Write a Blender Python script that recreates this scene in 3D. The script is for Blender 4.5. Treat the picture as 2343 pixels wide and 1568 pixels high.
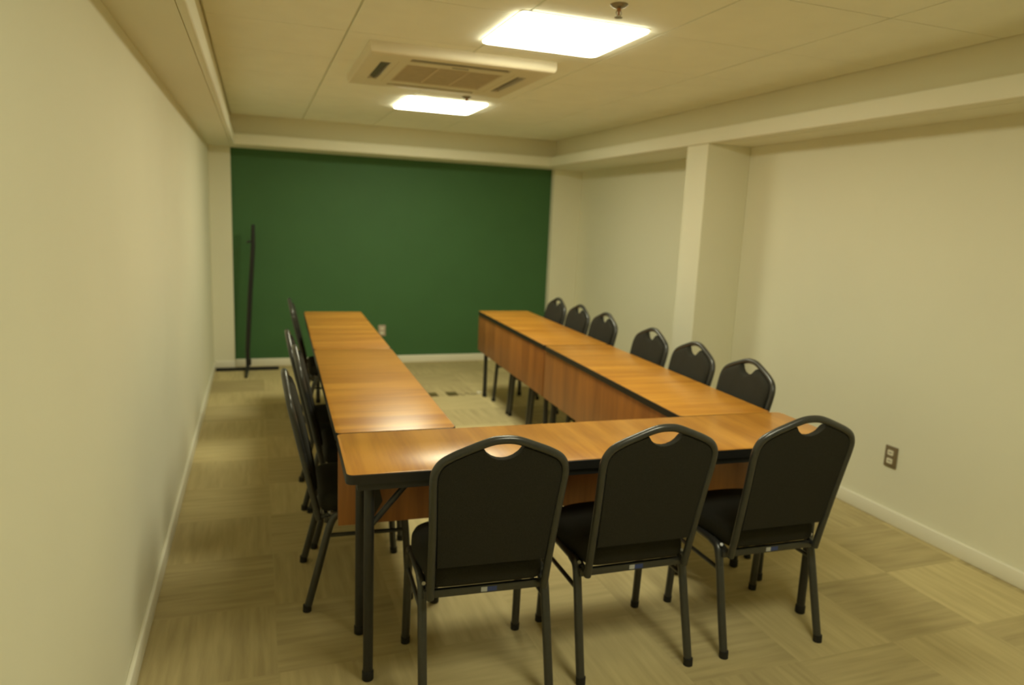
import bpy, bmesh, math, random
from mathutils import Vector, Matrix

scene = bpy.context.scene
for o in list(bpy.data.objects):
    bpy.data.objects.remove(o, do_unlink=True)
C = scene.collection

# ------------------------------------------------------------------ camera, world, exposure
RIGHT = Vector((0.94140837, -0.3346184, 0.04219956))
UP = Vector((0.01743446, 0.173236, 0.98472602))
FWD = Vector((0.33681792, 0.92629359, -0.16891971))
cam_data = bpy.data.cameras.new('camera')
cam = bpy.data.objects.new('camera', cam_data)
C.objects.link(cam)
m = Matrix.Identity(4)
for i in range(3):
    m[i][0] = RIGHT[i]; m[i][1] = UP[i]; m[i][2] = -FWD[i]
m.translation = Vector((0.4054, 0.0, 1.5318))
cam.matrix_world = m
cam_data.sensor_width = 36.0
cam_data.lens = 1622.5 / 2343 * 36.0
cam_data.clip_start = 0.05
cam_data.dof.use_dof = True            # the photograph is softly out of focus
cam_data.dof.focus_distance = 1.5
cam_data.dof.aperture_fstop = 3.0
scene.camera = cam

world = bpy.data.worlds.new('world'); scene.world = world
world.use_nodes = True
world.node_tree.nodes['Background'].inputs['Color'].default_value = (1.0, 0.9, 0.65, 1)
world.node_tree.nodes['Background'].inputs['Strength'].default_value = 0.0

scene.view_settings.view_transform = 'Standard'
scene.view_settings.look = 'None'
scene.view_settings.gamma = 1.0
scene.view_settings.use_curve_mapping = False
scene.view_settings.exposure = 0.0
try:
    scene.cycles.max_bounces = 12
    scene.cycles.diffuse_bounces = 8
    scene.cycles.use_denoising = True
except Exception:
    pass
PANEL_POWER = 24.5
PANEL_COLOR = (1.0, 0.965, 0.69)

# ------------------------------------------------------------------ helpers
PI = math.pi

def link(o, parent=None):
    C.objects.link(o)
    if parent is not None:
        o.parent = parent
    return o

def obj(name, bm, mat, parent=None, smooth=True, angle=0.7):
    bmesh.ops.recalc_face_normals(bm, faces=bm.faces[:])
    me = bpy.data.meshes.new(name)
    bm.to_mesh(me); bm.free()
    mats = mat if isinstance(mat, (list, tuple)) else [mat]
    for mm in mats:
        me.materials.append(mm)
    if smooth:
        for p in me.polygons: p.use_smooth = True
        try:
            me.set_sharp_from_angle(angle=angle)
        except Exception:
            pass
    return link(bpy.data.objects.new(name, me), parent)

def thing(name, label, cat, loc=(0, 0, 0), rotz=0.0, group=None):
    o = bpy.data.objects.new(name, None)
    o.empty_display_size = 0.1
    link(o)
    o.location = loc; o.rotation_euler = (0, 0, rotz)
    o['label'] = label; o['category'] = cat
    if group: o['group'] = group
    return o

def tag(o, label, cat, group=None):
    o['label'] = label; o['category'] = cat
    if group: o['group'] = group
    return o

def struct(name, bm, mat, **k):
    o = obj(name, bm, mat, **k); o['kind'] = 'structure'
    return o

def box(bm, x0, x1, y0, y1, z0, z1, bevel=0.0, mi=0, seg=2):
    vs = [bm.verts.new((x, y, z)) for z in (z0, z1) for y in (y0, y1) for x in (x0, x1)]
    idx = [(0, 2, 3, 1), (4, 5, 7, 6), (0, 1, 5, 4), (2, 6, 7, 3), (0, 4, 6, 2), (1, 3, 7, 5)]
    fs = [bm.faces.new([vs[i] for i in f]) for f in idx]
    for f in fs: f.material_index = mi
    if bevel > 0:
        es = list({e for f in fs for e in f.edges})
        r = bmesh.ops.bevel(bm, geom=es, offset=bevel, segments=seg, affect='EDGES', profile=0.5)
        for f in r['faces']: f.material_index = mi
    return fs

def catmull(pts, n=6, closed=False):
    P = [Vector(p) for p in pts]; out = []
    N = len(P)
    rng = range(N) if closed else range(N - 1)
    for i in rng:
        if closed:
            a, b, c, d = P[(i - 1) % N], P[i], P[(i + 1) % N], P[(i + 2) % N]
        else:
            a = P[i - 1] if i > 0 else P[i] * 2 - P[i + 1]
            b, c = P[i], P[i + 1]
            d = P[i + 2] if i + 2 < N else P[i + 1] * 2 - P[i]
        for k in range(n):
            t = k / n
            out.append(0.5 * ((2 * b) + (c - a) * t + (2 * a - 5 * b + 4 * c - d) * t * t + (3 * b - a - 3 * c + d) * t ** 3))
    if not closed: out.append(P[-1])
    return out

def tube(bm, pts, r, n=14, cap=True, sx=1.0, mi=0):
    """sweep a circle of radius r (number or list) along pts"""
    P = [Vector(p) for p in pts]
    rings = []
    prev = None
    for i, p in enumerate(P):
        if i == 0: t = P[1] - P[0]
        elif i == len(P) - 1: t = P[-1] - P[-2]
        else: t = (P[i + 1] - P[i]).normalized() + (P[i] - P[i - 1]).normalized()
        t.normalize()
        if prev is None:
            ref = Vector((0, 0, 1)) if abs(t.z) < 0.9 else Vector((0, 1, 0))
            a = t.cross(ref).normalized()
        else:
            a = (prev - t * prev.dot(t)).normalized()
        prev = a
        b = t.cross(a)
        rr = r[i] if isinstance(r, (list, tuple)) else r
        rings.append([bm.verts.new(p + a * (math.cos(2 * PI * k / n) * rr * sx) + b * (math.sin(2 * PI * k / n) * rr)) for k in range(n)])
    for q in range(len(rings) - 1):
        for k in range(n):
            f = bm.faces.new((rings[q][k], rings[q][(k + 1) % n], rings[q + 1][(k + 1) % n], rings[q + 1][k]))
            f.material_index = mi
    if cap:
        bm.faces.new(rings[0][::-1]).material_index = mi
        bm.faces.new(rings[-1]).material_index = mi

def lathe(bm, prof, c=(0, 0, 0), n=24):
    """prof: (radius, z) list, revolved round the vertical through c"""
    rings = []
    for r, z in prof:
        rings.append([bm.verts.new((c[0] + max(r, 1e-4) * math.cos(2 * PI * k / n), c[1] + max(r, 1e-4) * math.sin(2 * PI * k / n), c[2] + z)) for k in range(n)])
    for q in range(len(rings) - 1):
        for k in range(n):
            bm.faces.new((rings[q][k], rings[q][(k + 1) % n], rings[q + 1][(k + 1) % n], rings[q + 1][k]))
    bm.faces.new(rings[0]); bm.faces.new(rings[-1])

def prism(bm, outline, z0, z1, bevel=0.0, mi=0):
    lo = [bm.verts.new((x, y, z0)) for x, y in outline]
    hi = [bm.verts.new((x, y, z1)) for x, y in outline]
    n = len(outline)
    fs = [bm.faces.new(lo[::-1]), bm.faces.new(hi)]
    for k in range(n):
        fs.append(bm.faces.new((lo[k], lo[(k + 1) % n], hi[(k + 1) % n], hi[k])))
    for f in fs: f.material_index = mi
    if bevel > 0:
        es = [e for e in set(fs[0].edges) | set(fs[1].edges)]
        bmesh.ops.bevel(bm, geom=es, offset=bevel, segments=2, affect='EDGES', profile=0.5)

def rounded_rect(x0, x1, y0, y1, r, n=5):
    out = []
    for cx, cy, a0 in ((x1 - r, y1 - r, 0), (x0 + r, y1 - r, PI / 2), (x0 + r, y0 + r, PI), (x1 - r, y0 + r, 1.5 * PI)):
        for k in range(n + 1):
            a = a0 + k * PI / 2 / n
            out.append((cx + r * math.cos(a), cy + r * math.sin(a)))
    return out

def copy_tree(o, parent=None):
    c = o.copy(); C.objects.link(c)
    if parent is not None: c.parent = parent
    for ch in list(o.children):
        copy_tree(ch, c)
    return c

# ------------------------------------------------------------------ materials
def principled(name, col, rough=0.5, metal=0.0, spec=0.5):
    mt = bpy.data.materials.new(name); mt.use_nodes = True
    nt = mt.node_tree; b = nt.nodes['Principled BSDF']
    b.inputs['Base Color'].default_value = (*col, 1)
    b.inputs['Roughness'].default_value = rough
    b.inputs['Metallic'].default_value = metal
    b.inputs['Specular IOR Level'].default_value = spec
    return mt, nt, b

def N(nt, kind, **kw):
    n = nt.nodes.new(kind)
    for k, v in kw.items():
        setattr(n, k, v)
    return n

def noisy(name, col, rough=0.5, metal=0.0, scale=30.0, amt=0.08, bump=0.0, spec=0.5, bscale=None, detail=4):
    """base colour gently varied by noise, optional bump"""
    mt, nt, b = principled(name, col, rough, metal, spec)
    tc = N(nt, 'ShaderNodeTexCoord')
    nz = N(nt, 'ShaderNodeTexNoise'); nz.inputs['Scale'].default_value = scale; nz.inputs['Detail'].default_value = detail
    nt.links.new(tc.outputs['Object'], nz.inputs['Vector'])
    mr = N(nt, 'ShaderNodeMapRange')
    mr.inputs['From Min'].default_value = 0.3; mr.inputs['From Max'].default_value = 0.7
    mr.inputs['To Min'].default_value = 1 - amt; mr.inputs['To Max'].default_value = 1 + amt
    nt.links.new(nz.outputs['Fac'], mr.inputs['Value'])
    vm = N(nt, 'ShaderNodeVectorMath', operation='SCALE')
    vm.inputs[0].default_value = col
    nt.links.new(mr.outputs['Result'], vm.inputs['Scale'])
    nt.links.new(vm.outputs['Vector'], b.inputs['Base Color'])
    if bump > 0:
        n2 = N(nt, 'ShaderNodeTexNoise'); n2.inputs['Scale'].default_value = bscale or scale * 4; n2.inputs['Detail'].default_value = 3
        nt.links.new(tc.outputs['Object'], n2.inputs['Vector'])
        bp = N(nt, 'ShaderNodeBump'); bp.inputs['Strength'].default_value = bump; bp.inputs['Distance'].default_value = 0.002
        nt.links.new(n2.outputs['Fac'], bp.inputs['Height'])
        nt.links.new(bp.outputs['Normal'], b.inputs['Normal'])
    return mt

M_wall = noisy('wall_paint', (0.79, 0.775, 0.625), 0.75, scale=1.5, amt=0.015, bump=0.08, bscale=180)
M_soffit = noisy('soffit_paint', (0.80, 0.785, 0.64), 0.7, scale=2, amt=0.01, bump=0.05, bscale=150)
M_riser = noisy('riser_shaded', (0.72, 0.68, 0.49), 0.8, scale=2, amt=0.01, bump=0.05, bscale=150)  # darker than the soffit: the riser's dim grazing light put into its colour
M_ceiling = noisy('ceiling_tile', (0.90, 0.91, 0.80), 0.85, scale=6, amt=0.02, bump=0.15, bscale=260)
M_green = noisy('green_paint', (0.046, 0.138, 0.044), 0.65, scale=3, amt=0.03, bump=0.1, bscale=120)
M_base = noisy('baseboard_paint', (0.82, 0.80, 0.68), 0.4, scale=5, amt=0.01)
M_black_metal = noisy('dark_powder_coat', (0.032, 0.034, 0.034), 0.30, 0.0, scale=60, amt=0.12, bump=0.05, bscale=900, spec=0.7)
M_table_metal = noisy('black_table_steel', (0.020, 0.021, 0.022), 0.42, 0.0, scale=60, amt=0.12, spec=0.5)
M_edge = noisy('black_edge_band', (0.012, 0.012, 0.012), 0.45, scale=40, amt=0.1)
M_rubber = noisy('black_rubber', (0.010, 0.010, 0.010), 0.7, scale=80, amt=0.1)
M_fabric = noisy('charcoal_fabric', (0.028, 0.027, 0.021), 0.9, scale=500, amt=0.35, bump=0.5, bscale=900, spec=0.2)
M_chrome = noisy('bare_steel', (0.5, 0.5, 0.5), 0.3, 0.9, scale=60, amt=0.05)
M_ac = noisy('air_conditioner_plastic', (0.80, 0.73, 0.56), 0.4, scale=8, amt=0.01)
M_ac_dark = noisy('louvre_dark', (0.10, 0.095, 0.07), 0.5, scale=20, amt=0.08)
M_ac_gap = noisy('grille_gap', (0.62, 0.53, 0.36), 0.7, scale=20, amt=0.05)
M_plate = noisy('socket_plate_bronze', (0.20, 0.15, 0.085), 0.45, scale=30, amt=0.05)
M_plate_pale = noisy('socket_plate_pale', (0.45, 0.36, 0.28), 0.45, scale=30, amt=0.05)
M_socket = noisy('socket_white', (0.80, 0.76, 0.62), 0.4, scale=30, amt=0.02)
M_black = noisy('stand_black', (0.012, 0.012, 0.013), 0.45, scale=50, amt=0.1)
M_sticker_w = noisy('sticker_white', (0.45, 0.47, 0.50), 0.5, scale=90, amt=0.1)
M_sticker_b = noisy('sticker_blue', (0.035, 0.06, 0.22), 0.5, scale=90, amt=0.1)
M_floorbox = noisy('floor_box_brass', (0.12, 0.095, 0.03), 0.5, scale=50, amt=0.1)
M_sprinkler = noisy('sprinkler_metal', (0.30, 0.27, 0.20), 0.35, 0.6, scale=50, amt=0.08)
M_copper = noisy('sprinkler_bulb', (0.40, 0.16, 0.05), 0.3, scale=50, amt=0.05)
M_cable = noisy('cable_grey', (0.22, 0.20, 0.12), 0.6, scale=50, amt=0.05)
M_lamp_frame = noisy('lamp_frame_white', (0.8, 0.78, 0.68), 0.4, scale=10, amt=0.01)

def emission(name, col, power):
    mt = bpy.data.materials.new(name); mt.use_nodes = True
    nt = mt.node_tree; b = nt.nodes['Principled BSDF']
    b.inputs['Base Color'].default_value = (0.8, 0.8, 0.8, 1)
    b.inputs['Emission Color'].default_value = (*col, 1)
    b.inputs['Emission Strength'].default_value = power
    return mt
M_lamps = [emission('lit_diffuser', PANEL_COLOR, PANEL_POWER * k) for k in (0.93, 1.22, 0.86)]   # strength set per panel to balance near and far ends

def make_wood(name, c_light, c_dark, along, rough):
    """along: local axis index of the grain; object coordinates in metres"""
    mt, nt, b = principled(name, c_light, rough, 0.0, 0.9)
    tc = N(nt, 'ShaderNodeTexCoord')
    mp = N(nt, 'ShaderNodeMapping')
    sc = [1.0, 1.0, 1.0]; sc[along] = 0.07
    mp.inputs['Scale'].default_value = sc
    oi = N(nt, 'ShaderNodeObjectInfo')
    add = N(nt, 'ShaderNodeVectorMath', operation='ADD')
    ml = N(nt, 'ShaderNodeMath', operation='MULTIPLY'); ml.inputs[1].default_value = 17.0
    nt.links.new(oi.outputs['Random'], ml.inputs[0])
    nt.links.new(tc.outputs['Object'], add.inputs[0]); nt.links.new(ml.outputs[0], add.inputs[1])
    nt.links.new(add.outputs[0], mp.inputs['Vector'])
    n1 = N(nt, 'ShaderNodeTexNoise'); n1.inputs['Scale'].default_value = 11.0; n1.inputs['Detail'].default_value = 5; n1.inputs['Distortion'].default_value = 0.6
    n2 = N(nt, 'ShaderNodeTexNoise'); n2.inputs['Scale'].default_value = 90.0; n2.inputs['Detail'].default_value = 3
    nt.links.new(mp.outputs[0], n1.inputs['Vector']); nt.links.new(mp.outputs[0], n2.inputs['Vector'])
    mx = N(nt, 'ShaderNodeMath', operation='MULTIPLY_ADD'); mx.inputs[1].default_value = 0.3
    nt.links.new(n2.outputs['Fac'], mx.inputs[0]); nt.links.new(n1.outputs['Fac'], mx.inputs[2])
    rp = N(nt, 'ShaderNodeValToRGB')
    rp.color_ramp.elements[0].position = 0.48; rp.color_ramp.elements[0].color = (*c_dark, 1)
    rp.color_ramp.elements[1].position = 0.80; rp.color_ramp.elements[1].color = (*c_light, 1)
    nt.links.new(mx.outputs[0], rp.inputs['Fac'])
    nt.links.new(rp.outputs['Color'], b.inputs['Base Color'])
    bp = N(nt, 'ShaderNodeBump'); bp.inputs['Strength'].default_value = 0.05; bp.inputs['Distance'].default_value = 0.001
    nt.links.new(n2.outputs['Fac'], bp.inputs['Height']); nt.links.new(bp.outputs['Normal'], b.inputs['Normal'])
    return mt
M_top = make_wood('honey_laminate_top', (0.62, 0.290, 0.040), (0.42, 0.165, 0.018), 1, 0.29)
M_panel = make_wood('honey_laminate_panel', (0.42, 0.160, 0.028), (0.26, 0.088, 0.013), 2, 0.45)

def make_carpet():
    mt, nt, b = principled('carpet_tiles', (0.3, 0.24, 0.1), 0.95, 0.0, 0.1)
    L = nt.links
    PIT = 0.446
    tc = N(nt, 'ShaderNodeTexCoord')
    sub = N(nt, 'ShaderNodeVectorMath', operation='SUBTRACT'); sub.inputs[1].default_value = (0.45 - PIT * 20, 2.28 - PIT * 20, 0)
    L.new(tc.outputs['Object'], sub.inputs[0])
    dv = N(nt, 'ShaderNodeVectorMath', operation='SCALE'); dv.inputs['Scale'].default_value = 1 / PIT
    L.new(sub.outputs[0], dv.inputs[0])
    fl = N(nt, 'ShaderNodeVectorMath', operation='FLOOR'); L.new(dv.outputs[0], fl.inputs[0])
    wn = N(nt, 'ShaderNodeTexWhiteNoise'); wn.noise_dimensions = '2D'; L.new(fl.outputs[0], wn.inputs['Vector'])
    sx = N(nt, 'ShaderNodeSeparateXYZ'); L.new(fl.outputs[0], sx.inputs[0])
    sm = N(nt, 'ShaderNodeMath', operation='ADD'); L.new(sx.outputs[0], sm.inputs[0]); L.new(sx.outputs[1], sm.inputs[1])
    md = N(nt, 'ShaderNodeMath', operation='MODULO'); md.inputs[1].default_value = 2.0; L.new(sm.outputs[0], md.inputs[0])
    # two streak directions, swapped tile by tile
    def streak(scale):
        mp = N(nt, 'ShaderNodeMapping'); mp.inputs['Scale'].default_value = scale
        off = N(nt, 'ShaderNodeVectorMath', operation='MULTIPLY_ADD')
        off.inputs[1].default_value = (3.7, 5.1, 1.3)
        L.new(fl.outputs[0], off.inputs[0]); L.new(sub.outputs[0], off.inputs[2])
        L.new(off.outputs[0], mp.inputs['Vector'])
        nz = N(nt, 'ShaderNodeTexNoise'); nz.inputs['Scale'].default_value = 1.0; nz.inputs['Detail'].default_value = 3; nz.inputs['Roughness'].default_value = 0.5
        L.new(mp.outputs[0], nz.inputs['Vector'])
        return nz
    a = streak((3.0, 34.0, 1.0)); c = streak((34.0, 3.0, 1.0))
    mx = N(nt, 'ShaderNodeMix'); mx.data_type = 'FLOAT'
    L.new(md.outputs[0], mx.inputs[0]); L.new(a.outputs['Fac'], mx.inputs[2]); L.new(c.outputs['Fac'], mx.inputs[3])
    # tile tone
    t1 = N(nt, 'ShaderNodeMapRange'); t1.inputs['To Min'].default_value = 0.02; t1.inputs['To Max'].default_value = 0.32
    L.new(wn.outputs['Value'], t1.inputs['Value'])
    ad = N(nt, 'ShaderNodeMath', operation='MULTIPLY_ADD'); ad.inputs[1].default_value = 0.62
    L.new(mx.outputs[0], ad.inputs[0]); L.new(t1.outputs[0], ad.inputs[2])
    fine = N(nt, 'ShaderNodeTexNoise'); fine.inputs['Scale'].default_value = 350; fine.inputs['Detail'].default_value = 2
    L.new(tc.outputs['Object'], fine.inputs['Vector'])
    ad2 = N(nt, 'ShaderNodeMath', operation='MULTIPLY_ADD'); ad2.inputs[1].default_value = 0.25
    L.new(fine.outputs['Fac'], ad2.inputs[0]); L.new(ad.outputs[0], ad2.inputs[2])
    rp = N(nt, 'ShaderNodeValToRGB')
    rp.color_ramp.elements[0].position = 0.30; rp.color_ramp.elements[0].color = (0.37, 0.305, 0.162, 1)
    rp.color_ramp.elements[1].position = 0.95; rp.color_ramp.elements[1].color = (0.66, 0.565, 0.300, 1)
    L.new(ad2.outputs[0], rp.inputs['Fac']); L.new(rp.outputs['Color'], b.inputs['Base Color'])
    bp = N(nt, 'ShaderNodeBump'); bp.inputs['Strength'].default_value = 0.5; bp.inputs['Distance'].default_value = 0.003
    L.new(fine.outputs['Fac'], bp.inputs['Height']); L.new(bp.outputs['Normal'], b.inputs['Normal'])
    return mt
M_carpet = make_carpet()

# ------------------------------------------------------------------ room
WR, WR2 = 3.62, 3.78          # right wall before and beyond the pillar
YB, Y0 = 7.35, -2.4           # green wall, wall behind the camera
H = 2.37                      # tile ceiling
ZS, ZF = 2.10, 2.195          # soffit underside, top of its lip
PY0, PY1, PX = 4.20, 4.45, 3.275
TH = 0.12

bm = bmesh.new(); box(bm, -TH, WR2 + TH, Y0 - TH, YB + TH, -0.1, 0.0)
struct('floor', bm, M_carpet, smooth=False)
bm = bmesh.new(); box(bm, -TH, 0, Y0 - TH, YB + TH, 0, H + 0.1)
struct('wall_left', bm, M_wall, smooth=False)
bm = bmesh.new()
box(bm, WR, WR2 + TH, Y0 - TH, PY1, 0, H + 0.1)
box(bm, WR2, WR2 + TH, PY1, YB + TH, 0, H + 0.1)
struct('wall_right', bm, M_wall, smooth=False)
bm = bmesh.new(); box(bm, PX, WR, PY0, PY1, 0, ZS, bevel=0.004)
struct('trim_1', bm, M_wall, smooth=False)          # pillar on the right wall
bm = bmesh.new(); box(bm, 0, WR2, YB, YB + TH, 0, H + 0.1)
struct('wall_back', bm, M_green, smooth=False)
bm = bmesh.new(); box(bm, 0, WR, Y0 - TH, Y0, 0, H + 0.1)
struct('wall_front', bm, M_wall, smooth=False)
bm = bmesh.new(); box(bm, 0, 0.190, 7.27, YB, 0, ZS, bevel=0.003)
struct('trim_2', bm, M_wall, smooth=False)          # white pier left of the green wall
bm = bmesh.new(); box(bm, 3.455, WR2, 7.27, YB, 0, ZS, bevel=0.003)
struct('trim_3', bm, M_wall, smooth=False)          # white pier right of the green wall

# ceiling: tiles with open joints under a backing board
JX, JY, P = 0.822, 2.92, 0.6405
bm = bmesh.new()
box(bm, 0, WR2, Y0, YB, H + 0.02, H + 0.08)
RX0, RX1, RY1 = 0.20, 3.365, 7.06
gx = [RX0] + [JX + P * k for k in range(-1, 5) if RX0 + 0.05 < JX + P * k < RX1 - 0.03] + [RX1]
gy = [Y0] + [JY + P * k for k in range(-11, 8) if Y0 + 0.05 < JY + P * k < RY1 - 0.05] + [RY1]
for i in range(len(gx) - 1):
    for j in range(len(gy) - 1):
        g = 0.0035
        box(bm, gx[i] + (g * 1.4 if i else 0.012), gx[i + 1] - (g * 1.4 if i < len(gx) - 2 else 0.012), gy[j] + g * 0.7, gy[j + 1] - g * 0.7, H, H + 0.0195)
struct('ceiling', bm, M_ceiling, smooth=False)

# soffits: block up to the riser plus a lip that stands further into the room
def soffit(name, boxes):
    bm = bmesh.new()
    for b_ in boxes: box(bm, *b_[:6], bevel=b_[6] if len(b_) > 6 else 0, seg=3, mi=b_[7] if len(b_) > 7 else 0)
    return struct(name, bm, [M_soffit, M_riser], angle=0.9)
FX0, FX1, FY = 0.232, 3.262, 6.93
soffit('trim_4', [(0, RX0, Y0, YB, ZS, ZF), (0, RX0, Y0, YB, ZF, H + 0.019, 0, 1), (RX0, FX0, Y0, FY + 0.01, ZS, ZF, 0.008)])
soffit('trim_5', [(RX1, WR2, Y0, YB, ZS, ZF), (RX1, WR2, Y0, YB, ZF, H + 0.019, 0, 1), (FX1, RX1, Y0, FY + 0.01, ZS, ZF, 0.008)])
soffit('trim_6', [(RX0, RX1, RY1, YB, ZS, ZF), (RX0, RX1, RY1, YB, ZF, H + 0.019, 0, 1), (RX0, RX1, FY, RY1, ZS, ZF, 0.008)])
soffit('trim_7', [(RX0, RX1, Y0, Y0 + 0.25, ZS, H + 0.019)])

# baseboards
HB, TB = 0.078, 0.016
def bboard(name, boxes):
    bm = bmesh.new()
    for b_ in boxes: box(bm, *b_, 0.0, HB, bevel=0.004)
    return struct(name, bm, M_base, angle=0.9)
bboard('baseboard_left', [(0, TB, Y0, 7.27)])
bboard('baseboard_back', [(0.190, 3.455, YB - TB, YB), (0, 0.190, 7.27 - TB, 7.27), (3.455, WR2, 7.27 - TB, 7.27)])
bboard('baseboard_right', [(WR - TB, WR, Y0, PY0 - TB), (PX - TB, WR, PY0 - TB, PY0), (PX - TB, PX, PY0, PY1), (PX - TB, WR2, PY1, PY1 + TB), (WR2 - TB, WR2, PY1 + TB, 7.27 - TB)])
bboard('baseboard_front', [(TB, WR - TB, Y0, Y0 + TB)])

# ------------------------------------------------------------------ ceiling lamps
def lamp(y0, y1, mat, label):
    x0, x1 = 1.43, 2.02
    cx, cy = (x0 + x1) / 2, (y0 + y1) / 2
    t = thing('ceiling_light_panel', label, 'ceiling light', (cx, cy, H))
    w, d = (x1 - x0) / 2, (y1 - y0) / 2
    bm = bmesh.new(); prism(bm, rounded_rect(-w - 0.004, w + 0.004, -d - 0.004, d + 0.004, 0.02), -0.004, 0.0)
    obj('lamp_frame', bm, M_lamp_frame, t)
    bm = bmesh.new(); prism(bm, rounded_rect(-w, w, -d, d, 0.028), -0.012, -0.004, bevel=0.003)
    obj('diffuser', bm, mat, t)
    return t
lamp(2.86, 3.42, M_lamps[0], 'square lit ceiling light panel nearest the camera, in front of the air conditioner')
lamp(5.16, 5.74, M_lamps[1], 'square lit ceiling light panel beyond the air conditioner, nearer the green wall')
lamp(0.56, 1.12, M_lamps[2], 'square lit ceiling light panel behind the camera, outside the photo')

# ------------------------------------------------------------------ air conditioner
def air_conditioner():
    x0, x1, y0, y1 = 0.955, 1.915, 3.68, 4.60
    cx, cy = (x0 + x1) / 2, (y0 + y1) / 2
    t = thing('ceiling_air_conditioner', 'white four-way cassette air conditioner set in the tiled ceiling between the two light panels', 'air conditioner', (cx, cy, H))
    w, d = (x1 - x0) / 2, (y1 - y0) / 2
    zb = -0.052
    # fascia panel built as a frame round the intake and with four slots left open
    bm = bmesh.new()
    xs = [-w, -0.405, -0.350, -0.27, 0.27, 0.350, 0.405, w]
    ys = [-d, -0.385, -0.330, -0.25, 0.25, 0.330, 0.385, d]
    slots = {(3, 1), (3, 5), (1, 3), (5, 3), (3, 3)}
    V = {}
    def v(i, j, z):
        k = (i, j, z)
        if k not in V:
            s = 1.0
            V[k] = bm.verts.new((xs[i], ys[j], z))
        return V[k]
    depth = -0.012
    for i in range(7):
        for j in range(7):
            if (i, j) in slots: continue
            bm.faces.new((v(i, j, zb), v(i + 1, j, zb), v(i + 1, j + 1, zb), v(i, j + 1, zb)))
    for (i, j) in slots:
        for (a, b_) in (((i, j), (i + 1, j)), ((i + 1, j), (i + 1, j + 1)), ((i + 1, j + 1), (i, j + 1)), ((i, j + 1), (i, j))):
            bm.faces.new((v(*a, zb), v(*b_, zb), v(*b_, depth), v(*a, depth)))
    # rounded outer skirt rising to the ceiling
    prev = None
    ring0 = [v(i, 0, zb) for i in range(8)] + [v(7, j, zb) for j in range(1, 8)] + [v(i, 7, zb) for i in range(6, -1, -1)] + [v(0, j, zb) for j in range(6, 0, -1)]
    prev = ring0
    for (off, z) in ((0.006, zb + 0.003), (0.010, zb + 0.010), (0.012, zb + 0.022), (0.012, 0.0)):
        ring = []
        for q in ring0:
            sx = 1 if q.co.x > w - 1e-5 else (-1 if q.co.x < -w + 1e-5 else 0)
            sy = 1 if q.co.y > d - 1e-5 else (-1 if q.co.y < -d + 1e-5 else 0)
            ring.append(bm.verts.new((q.co.x + off * sx, q.co.y + off * sy, z)))
        for k in range(len(ring)):
            bm.faces.new((prev[k], prev[(k + 1) % len(ring)], ring[(k + 1) % len(ring)], ring[k]))
        prev = ring
    obj('fascia_panel', bm, M_ac, t, angle=0.6)
    # closed back of the slots
    for (a0, a1, b0, b1) in ((-0.27, 0.27, -0.385, -0.330), (-0.27, 0.27, 0.330, 0.385), (-0.405, -0.350, -0.25, 0.25), (0.350, 0.405, -0.25, 0.25)):
        bm = bmesh.new(); box(bm, a0, a1, b0, b1, -0.014, -0.004)
        outlet = obj('air_outlet', bm, M_ac_dark, t, smooth=False)
        bm = bmesh.new()
        mx, my = (a0 + a1) / 2, (b0 + b1) / 2
        if a1 - a0 > b1 - b0:
            s = 1 if my > 0 else -1
            vs = [(a0 + 0.01, my - 0.012 * s, zb + 0.004), (a1 - 0.01, my - 0.012 * s, zb + 0.004), (a1 - 0.01, my + 0.022 * s, zb + 0.022), (a0 + 0.01, my + 0.022 * s, zb + 0.022)]
        else:
            s = 1 if mx > 0 else -1
            vs = [(mx - 0.012 * s, b0 + 0.01, zb + 0.004), (mx - 0.012 * s, b1 - 0.01, zb + 0.004), (mx + 0.022 * s, b1 - 0.01, zb + 0.022), (mx + 0.022 * s, b0 + 0.01, zb + 0.022)]
        lo = [bm.verts.new(p) for p in vs]; hi = [bm.verts.new((p[0], p[1], p[2] + 0.003)) for p in vs]
        bm.faces.new(lo[::-1]); bm.faces.new(hi)
        for k in range(4): bm.faces.new((lo[k], lo[(k + 1) % 4], hi[(k + 1) % 4], hi[k]))
        obj('louvre_vane', bm, M_ac_dark, outlet, smooth=False)
    # intake grille
    bm = bmesh.new()
    box(bm, -0.268, 0.268, -0.248, 0.248, -0.024, -0.014)
    for k in range(26):
        y = -0.235 + k * 0.0188
        box(bm, -0.255, 0.255, y - 0.0035, y + 0.0035, zb + 0.006, -0.022)
    for x in (-0.262, -0.085, 0.085, 0.262):
        box(bm, x - 0.006, x + 0.006, -0.248, 0.248, zb + 0.004, -0.022)
    for y in (-0.243, 0.243):
        box(bm, -0.268, 0.268, y - 0.005, y + 0.005, zb + 0.004, -0.022)
    obj('intake_grille', bm, M_ac_gap, t, smooth=False)
    bm = bmesh.new(); box(bm, -0.035, 0.055, -0.300, -0.290, zb - 0.002, zb + 0.001, bevel=0.0005)
    obj('badge', bm, M_ac_dark, t, smooth=False)
    # fine joint of the removable grille cover
    for x in (-0.318, 0.318):
        bm = bmesh.new(); box(bm, x - 0.0015, x + 0.0015, -0.30, 0.30, zb - 0.0006, zb + 0.0005)
        obj('cover_joint', bm, M_ac_gap, t, smooth=False)
air_conditioner()

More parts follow.
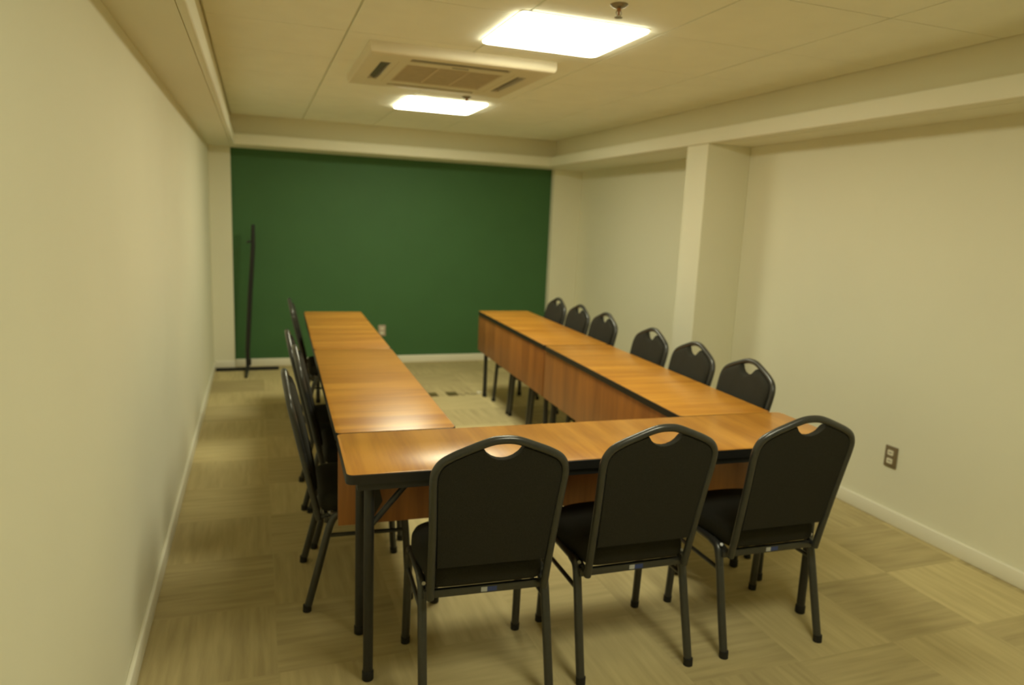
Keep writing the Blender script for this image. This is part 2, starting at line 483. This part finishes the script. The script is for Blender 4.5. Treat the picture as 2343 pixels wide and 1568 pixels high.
# ------------------------------------------------------------------ sprinklers
def sprinkler(x, y, label):
    t = thing('fire_sprinkler', label, 'sprinkler', (x, y, H))
    bm = bmesh.new(); lathe(bm, [(0.034, 0.0), (0.034, -0.003), (0.026, -0.010), (0.014, -0.014), (0.0, -0.014)])
    obj('ceiling_plate', bm, M_sprinkler, t)
    bm = bmesh.new(); lathe(bm, [(0.008, -0.012), (0.008, -0.024), (0.004, -0.026), (0.004, -0.040), (0.0, -0.040)])
    obj('heat_bulb', bm, M_copper, t)
    bm = bmesh.new()
    for s in (-1, 1):
        tube(bm, [(0.007 * s, 0, -0.022), (0.012 * s, 0, -0.032), (0.004 * s, 0, -0.046)], 0.002, n=8)
    obj('yoke', bm, M_sprinkler, t)
    bm = bmesh.new(); lathe(bm, [(0.004, -0.044), (0.015, -0.047), (0.016, -0.049), (0.0, -0.050)])
    obj('deflector', bm, M_sprinkler, t)
sprinkler(1.736, 2.615, 'small pendant fire sprinkler on the ceiling near the closer light panel')
sprinkler(1.800, 4.97, 'small pendant fire sprinkler just behind the air conditioner, before the far light panel')

# ------------------------------------------------------------------ sockets
def socket(loc, rotz, plate_mat, label):
    t = thing('wall_socket', label, 'wall socket', loc, rotz)      # local -y faces the room
    bm = bmesh.new(); box(bm, -0.038, 0.038, -0.009, 0.0, -0.058, 0.058, bevel=0.003)
    obj('cover_plate', bm, plate_mat, t)
    for z in (-0.023, 0.023):
        bm = bmesh.new()
        ol = rounded_rect(-0.018, 0.018, z - 0.014, z + 0.014, 0.005)
        lo = [bm.verts.new((x, -0.0125, zz)) for x, zz in ol]; hi = [bm.verts.new((x, -0.004, zz)) for x, zz in ol]
        bm.faces.new(lo); bm.faces.new(hi[::-1])
        for k in range(len(ol)): bm.faces.new((lo[k], lo[(k + 1) % len(ol)], hi[(k + 1) % len(ol)], hi[k]))
        s = obj('outlet', bm, M_socket, t)
        bm = bmesh.new()
        for dx in (-0.007, 0.0, 0.007):
            box(bm, dx - 0.0018, dx + 0.0018, -0.0130, -0.0120, z - 0.003, z + 0.003)
        obj('socket_hole', bm, M_black, s, smooth=False)
socket((WR, 2.76, 0.362), -PI / 2, M_plate, 'bronze double wall socket low on the right wall')
socket((1.625, YB, 0.345), 0, M_plate_pale, 'pale double wall socket on the green wall, beyond the left table row')

# floor boxes, cable and plug
def floor_box(x, y, w, label):
    t = thing('floor_socket', label, 'floor socket', (x, y, 0))
    bm = bmesh.new(); box(bm, -w / 2, w / 2, -0.06, 0.06, 0.0, 0.006, bevel=0.002)
    obj('surround', bm, M_floorbox, t)
    bm = bmesh.new(); box(bm, -w / 2 + 0.012, w / 2 - 0.012, -0.048, 0.048, 0.0061, 0.009, bevel=0.001)
    obj('lid', bm, M_floorbox, t)
floor_box(2.010, 5.91, 0.095, 'small dark floor socket on the carpet between the rows, right one of the two')
floor_box(1.835, 5.91, 0.085, 'small dark floor socket on the carpet, half hidden by the left table row')
bm = bmesh.new()
tube(bm, catmull([(2.07, 5.90, 0.004), (2.10, 5.84, 0.004), (2.14, 5.91, 0.004), (2.19, 5.86, 0.004), (2.235, 5.88, 0.006)], 6), 0.0025, n=8)
tag(obj('power_cable', bm, M_cable), 'thin loose cable lying on the carpet beside the floor socket', 'cable')
bm = bmesh.new(); box(bm, 2.235, 2.27, 5.865, 5.90, 0.0, 0.02, bevel=0.005)
tag(obj('power_plug', bm, M_socket), 'small white plug at the end of the loose cable on the carpet', 'plug')

# ------------------------------------------------------------------ banner stand by the green wall
t = thing('banner_stand', 'thin black upright stand on a cross-shaped foot before the green wall', 'stand', (0.306, 7.165, 0))
bm = bmesh.new(); box(bm, -0.285, 0.285, -0.019, 0.019, 0.0, 0.030, bevel=0.004)
obj('foot_bar', bm, M_black, t)
bm = bmesh.new(); tube(bm, [(0.0, 0.0, 0.045), (-0.004, -0.16, 0.030), (-0.012, -0.35, 0.012)], [0.016, 0.015, 0.012], n=12)
obj('front_foot', bm, M_black, t)
bm = bmesh.new(); tube(bm, [(0.0, 0.0, 0.03), (0.002, 0.0, 0.20), (0.035, 0, 0.75), (0.069, 0, 1.20), (0.072, 0, 1.395)], [0.017, 0.021, 0.022, 0.020, 0.015], n=14)
obj('pole', bm, M_black, t)
bm = bmesh.new(); tube(bm, [(0.010, 0.0, 0.05), (0.012, 0.0, 0.11)], 0.022, n=14)
obj('pole_socket', bm, M_black, t)
bm = bmesh.new(); tube(bm, [(0.060, 0, 1.235), (0.036, -0.012, 1.240), (0.014, -0.018, 1.228)], [0.009, 0.010, 0.008], n=10)
obj('hook', bm, M_black, t)

# ------------------------------------------------------------------ folding tables
# local frame: x along the table, y from the sitting side (0) to the side with the modesty panel (D)
def make_table(L, D, label, loc, rotz, group, inset=0.08, legs_y=(0.055, 0.325)):
    t = thing('folding_table', label, 'table', loc, rotz, group)
    ZT = 0.74
    bm = bmesh.new(); prism(bm, rounded_rect(0.003, L - 0.003, 0.003, D - 0.003, 0.022), 0.714, ZT, bevel=0.001)
    obj('tabletop', bm, M_top, t, angle=0.5)
    # black edge band round the slab
    bm = bmesh.new()
    o1 = rounded_rect(0, L, 0, D, 0.025, 6); i1 = rounded_rect(0.0035, L - 0.0035, 0.0035, D - 0.0035, 0.0215, 6)
    n = len(o1); z0, z1 = 0.708, 0.7385
    A = [bm.verts.new((x, y, z0)) for x, y in o1]; B = [bm.verts.new((x, y, z1 - 0.001)) for x, y in o1]
    Cc = [bm.verts.new((x, y, z1)) for x, y in i1]; Dd = [bm.verts.new((x, y, z0)) for x, y in i1]
    for k in range(n):
        k2 = (k + 1) % n
        bm.faces.new((A[k], A[k2], B[k2], B[k])); bm.faces.new((B[k], B[k2], Cc[k2], Cc[k]))
        bm.faces.new((Cc[k], Cc[k2], Dd[k2], Dd[k])); bm.faces.new((Dd[k], Dd[k2], A[k2], A[k]))
    obj('edge_band', bm, M_edge, t, angle=0.5)
    # steel rails under the top
    bm = bmesh.new()
    box(bm, 0.035, L - 0.035, 0.012, 0.032, 0.682, 0.7135, bevel=0.002)
    box(bm, 0.035, L - 0.035, D - 0.062, D - 0.042, 0.682, 0.7135, bevel=0.002)
    for x in (0.035, L - 0.055): box(bm, x, x + 0.02, 0.033, D - 0.063, 0.682, 0.7135, bevel=0.002)
    obj('apron_frame', bm, M_table_metal, t)
    # modesty panel
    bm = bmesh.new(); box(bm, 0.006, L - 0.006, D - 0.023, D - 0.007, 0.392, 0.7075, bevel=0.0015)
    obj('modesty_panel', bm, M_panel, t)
    for end in (0, 1):
        ins = inset if not isinstance(inset, tuple) else inset[end]
        x = ins if end == 0 else L - ins
        s = 1 if end == 0 else -1
        for y in legs_y:
            bm = bmesh.new(); tube(bm, [(x, y, 0.022), (x, y, 0.695)], 0.0165, n=18)
            lg = obj('leg', bm, M_table_metal, t)
            bm = bmesh.new(); lathe(bm, [(0.017, 0.0), (0.0195, 0.003), (0.0195, 0.03), (0.0175, 0.034), (0.0, 0.034)], (x, y, 0), 18)
            obj('foot_cap', bm, M_rubber, lg)
        bm = bmesh.new(); tube(bm, [(x, legs_y[0], 0.672), (x, legs_y[1], 0.672)], 0.011, n=12)
        obj('leg_crossbar', bm, M_table_metal, t)
        bm = bmesh.new(); tube(bm, [(x + 0.004 * s, legs_y[0], 0.545), (x + 0.118 * s, legs_y[0], 0.678)], 0.010, n=12)
        obj('folding_brace', bm, M_table_metal, t)
        bm = bmesh.new()
        pts = [(0.0, 0.690), (0.040, 0.690), (0.082, 0.505), (0.045, 0.440), (0.0, 0.440)]
        lo = [bm.verts.new((x + a * s, legs_y[1] + 0.012, z)) for a, z in pts]
        hi = [bm.verts.new((x + a * s, legs_y[1] + 0.017, z)) for a, z in pts]
        bm.faces.new(lo); bm.faces.new(hi[::-1])
        for k in range(len(pts)): bm.faces.new((lo[k], lo[(k + 1) % 5], hi[(k + 1) % 5], hi[k]))
        obj('hinge_bracket', bm, M_edge, t, smooth=False)
    return t

GT = 'wood-topped folding tables set in a U'
make_table(1.93, 0.438, 'wood-topped folding table across the front, with three chairs along its near side', (0.652, 2.114, 0), -0.033, GT, inset=(0.077, 0.105), legs_y=(0.055, 0.332))
LA, RA = -0.027, -0.040
def left_pt(s, d=0.0):   # s along the left row from its near end
    return (0.664 + s * math.sin(-LA) + d * math.cos(LA), 2.556 + s * math.cos(LA) + d * math.sin(LA), 0)
def right_pt(s, d=0.0):
    return (2.096 + s * math.sin(-RA) + d * math.cos(RA), 2.508 + s * math.cos(RA) + d * math.sin(RA), 0)
make_table(1.672, 0.455, 'near table of the left row, its end touching the front table', left_pt(1.672), LA - PI / 2, GT, inset=(0.09, 0.04), legs_y=(0.105, 0.392))
make_table(1.672, 0.455, 'far table of the left row, its end towards the green wall', left_pt(3.350), LA - PI / 2, GT, inset=0.09, legs_y=(0.105, 0.392))
make_table(1.712, 0.462, 'near table of the right row, its end touching the front table', right_pt(0, 0.462), RA + PI / 2, GT, inset=(0.027, 0.09), legs_y=(0.10, 0.405))
make_table(1.712, 0.462, 'far table of the right row, its end towards the green wall', right_pt(1.718, 0.462), RA + PI / 2, GT, inset=(0.018, 0.16), legs_y=(0.10, 0.42))

# ------------------------------------------------------------------ banquet chairs
# local frame: sitter looks along +y, origin on the floor between the four feet
def yb(z):                      # rear face line of the leaning back
    return -0.152 - 0.222 * (z - 0.38)

def make_chair(label, loc, rotz, group):
    t = thing('banquet_chair', label, 'chair', loc, rotz, group)
    # seat cushion
    half = [(0.0, -0.150), (0.10, -0.150), (0.165, -0.146), (0.186, -0.120), (0.196, -0.03), (0.207, 0.06), (0.205, 0.13), (0.180, 0.19), (0.120, 0.225), (0.05, 0.236)]
    ol = half + [(0.0, 0.238)] + [(-x, y) for x, y in half[:0:-1]]
    ol = [(p.x, p.y) for p in catmull([(x, y, 0) for x, y in ol], 4, closed=True)]
    cx, cy = 0.0, 0.04
    bm = bmesh.new(); rings = []
    for s, z in ((0.90, 0.392), (0.965, 0.394), (0.995, 0.404), (1.0, 0.425), (0.995, 0.444), (0.965, 0.457), (0.90, 0.465), (0.75, 0.471), (0.45, 0.476)):
        rings.append([bm.verts.new((cx + (x - cx) * s, cy + (y - cy) * s, z)) for x, y in ol])
    n = len(ol)
    for a, b_ in zip(rings, rings[1:]):
        for k in range(n): bm.faces.new((a[k], a[(k + 1) % n], b_[(k + 1) % n], b_[k]))
    bm.faces.new(rings[0][::-1])
    top = bm.verts.new((cx, cy, 0.478))
    for k in range(n): bm.faces.new((rings[-1][k], rings[-1][(k + 1) % n], top))
    obj('seat', bm, M_fabric, t, angle=1.2)
    # back frame tube
    hp = [(0.186, 0.365), (0.188, 0.46), (0.196, 0.60), (0.205, 0.72), (0.209, 0.785), (0.2055, 0.822), (0.188, 0.851), (0.153, 0.872), (0.104, 0.892), (0.060, 0.9085), (0.030, 0.9165), (0.0, 0.9185)]
    zz = lambda z: z - 0.010 * min(max((z - 0.6) / 0.2, 0.0), 1.0)
    xs_ = lambda x, z: x * (1 - 0.04 * min(max((z - 0.45) / 0.3, 0.0), 1.0))
    hp = [(xs_(x, z), zz(z)) for x, z in hp]
    pts = [(-x, yb(z) - 0.004, z) for x, z in hp] + [(x, yb(z) - 0.004, z) for x, z in hp[-2::-1]]
    bm = bmesh.new(); tube(bm, catmull(pts, 4), 0.0128, n=14)
    obj('back_frame', bm, M_black_metal, t)
    # padded back with the hand opening cut out of its top edge
    ip = [(0.175, 0.478), (0.181, 0.56), (0.189, 0.66), (0.197, 0.76), (0.199, 0.790), (0.196, 0.817), (0.180, 0.843), (0.148, 0.862), (0.101, 0.881), (0.064, 0.894), (0.052, 0.878), (0.036, 0.866), (0.018, 0.859)]
    ip = [(xs_(x, z), zz(z)) for x, z in ip]
    right = [(p.x, p.z) for p in catmull([(x, 0, z) for x, z in ip[:9]], 3)] + ip[9:]
    outl = [(x, z) for x, z in right] + [(0.0, 0.847)] + [(-x, z) for x, z in right[::-1]]
    bm = bmesh.new()
    ccx, ccz = 0.0, 0.67
    def sc(p, s):
        # inset towards the body of the pad
        return (ccx + (p[0] - ccx) * s, ccz + (p[1] - ccz) * s)
    layers = []
    for s, off in ((0.985, -0.012), (1.0, -0.007), (1.0, 0.008), (0.985, 0.014), (0.95, 0.019), (0.88, 0.022)):
        layers.append([bm.verts.new((sc(p, s)[0], yb(sc(p, s)[1]) + off, sc(p, s)[1])) for p in outl])
    n = len(outl)
    for a, b_ in zip(layers, layers[1:]):
        for k in range(n): bm.faces.new((a[k], a[(k + 1) % n], b_[(k + 1) % n], b_[k]))
    f1 = bm.faces.new(layers[0][::-1]); f2 = bm.faces.new(layers[-1])
    bmesh.ops.triangulate(bm, faces=[f1, f2])
    obj('backrest', bm, M_fabric, t, angle=0.8)
    # seat frame: side rails, front and rear cross bars
    bm = bmesh.new()
    for s in (-1, 1):
        tube(bm, [(0.2015 * s, -0.055, 0.391), (0.2025 * s, 0.03, 0.391), (0.2025 * s, 0.115, 0.390)], 0.0125, n=12)
    box(bm, -0.203, 0.203, -0.134, -0.118, 0.354, 0.380, bevel=0.002)
    box(bm, -0.195, 0.195, 0.10, 0.118, 0.382, 0.400, bevel=0.002)
    for s in (-1, 1):
        tube(bm, [(0.186 * s, -0.150, 0.372), (0.186 * s, -0.10, 0.385), (0.175 * s, -0.02, 0.399)], 0.009, n=10)
    obj('seat_frame', bm, M_black_metal, t)
    # sticker on the rear bar
    bm = bmesh.new()
    box(bm, -0.018, 0.002, -0.1348, -0.1342, 0.3595, 0.3750)
    box(bm, 0.002, 0.034, -0.1348, -0.1342, 0.3595, 0.3750, mi=1)
    obj('label_sticker', bm, [M_sticker_w, M_sticker_b], t, smooth=False)['label'] = 'small white and blue sticker on the rear bar'
    for s in (-1, 1):
        # rear leg
        bm = bmesh.new()
        tube(bm, catmull([(0.2085 * s, -0.200, 0.006), (0.2070 * s, -0.163, 0.15), (0.2050 * s, -0.128, 0.29), (0.2040 * s, -0.110, 0.352), (0.2020 * s, -0.090, 0.382), (0.2015 * s, -0.055, 0.391)], 5), 0.0148, n=14)
        lg = obj('leg', bm, M_black_metal, t)
        bm = bmesh.new(); tube(bm, [(0.2085 * s, -0.2003, 0.0), (0.2083 * s, -0.1985, 0.026)], [0.0165, 0.0168], n=14)
        obj('foot_cap', bm, M_rubber, lg)
        bm = bmesh.new(); tube(bm, [(0.196 * s, -0.100, 0.386), (0.200 * s, -0.114, 0.398)], [0.008, 0.006], n=10)
        obj('joint_bolt', bm, M_chrome, lg)
        # front leg
        bm = bmesh.new()
        tube(bm, catmull([(0.2085 * s, 0.200, 0.006), (0.2070 * s, 0.190, 0.15), (0.2055 * s, 0.180, 0.30), (0.2045 * s, 0.171, 0.358), (0.2035 * s, 0.150, 0.386), (0.2025 * s, 0.115, 0.390)], 5), 0.0148, n=14)
        lg = obj('leg', bm, M_black_metal, t)
        bm = bmesh.new(); tube(bm, [(0.2085 * s, 0.2003, 0.0), (0.2083 * s, 0.1985, 0.026)], [0.0165, 0.0168], n=14)
        obj('foot_cap', bm, M_rubber, lg)
        bm = bmesh.new(); tube(bm, [(0.2055 * s, -0.132, 0.305), (0.2055 * s, 0.180, 0.300)], 0.0080, n=10)
        obj('stretcher', bm, M_black_metal, t)
    return t

GC = 'dark banquet chairs round the U of tables'
front = [
    (1.088, 2.128, -0.060, 'nearest dark banquet chair, leftmost of the three on the near side of the front table'),
    (1.623, 2.138, -0.022, 'middle one of the three dark banquet chairs at the near side of the front table'),
    (2.193, 2.128, -0.030, 'rightmost of the three dark banquet chairs at the front table, nearest the right wall'),
]
chair0 = None
def place(x, y, rz, label):
    global chair0
    if chair0 is None:
        chair0 = make_chair(label, (x, y, 0), rz, GC); return chair0
    c = copy_tree(chair0)
    c.location = (x, y, 0); c.rotation_euler = (0, 0, rz); c['label'] = label
    return c
for f in front: place(*f)
right_lab = [
    'dark chair of the right row nearest the camera, on the wall side',
    'second dark chair of the right row from the camera, before the pillar',
    'third dark chair of the right row from the camera, just before the wide gap',
    'fourth dark chair from the camera in the right row, first beyond the wide gap',
    'fifth dark chair of the right row from the camera, next to the farthest',
    'dark chair farthest away in the right row, beside the green wall',
]
for (cx_, cy_), lb in zip([(2.388, 2.792), (2.404, 3.277), (2.428, 3.771), (2.464, 4.474), (2.475, 4.930), (2.490, 5.396)], right_lab):
    place(cx_, cy_, PI / 2 + RA, lb)
left_lab = [
    'dark chair nearest the camera on the wall side of the left row, seen edge-on',
    'second dark chair of the left row, pushed deepest under the table',
    'third dark chair of the left row, edge-on just behind the deepest tucked one',
    'dark chair farthest away in the left row, its back rising against the green wall',
]
for (cx_, cy_), lb in zip([(0.772, 2.850), (0.838, 3.388), (0.822, 3.845), (0.893, 5.267)], left_lab):
    place(cx_, cy_, -PI / 2 + LA, lb)
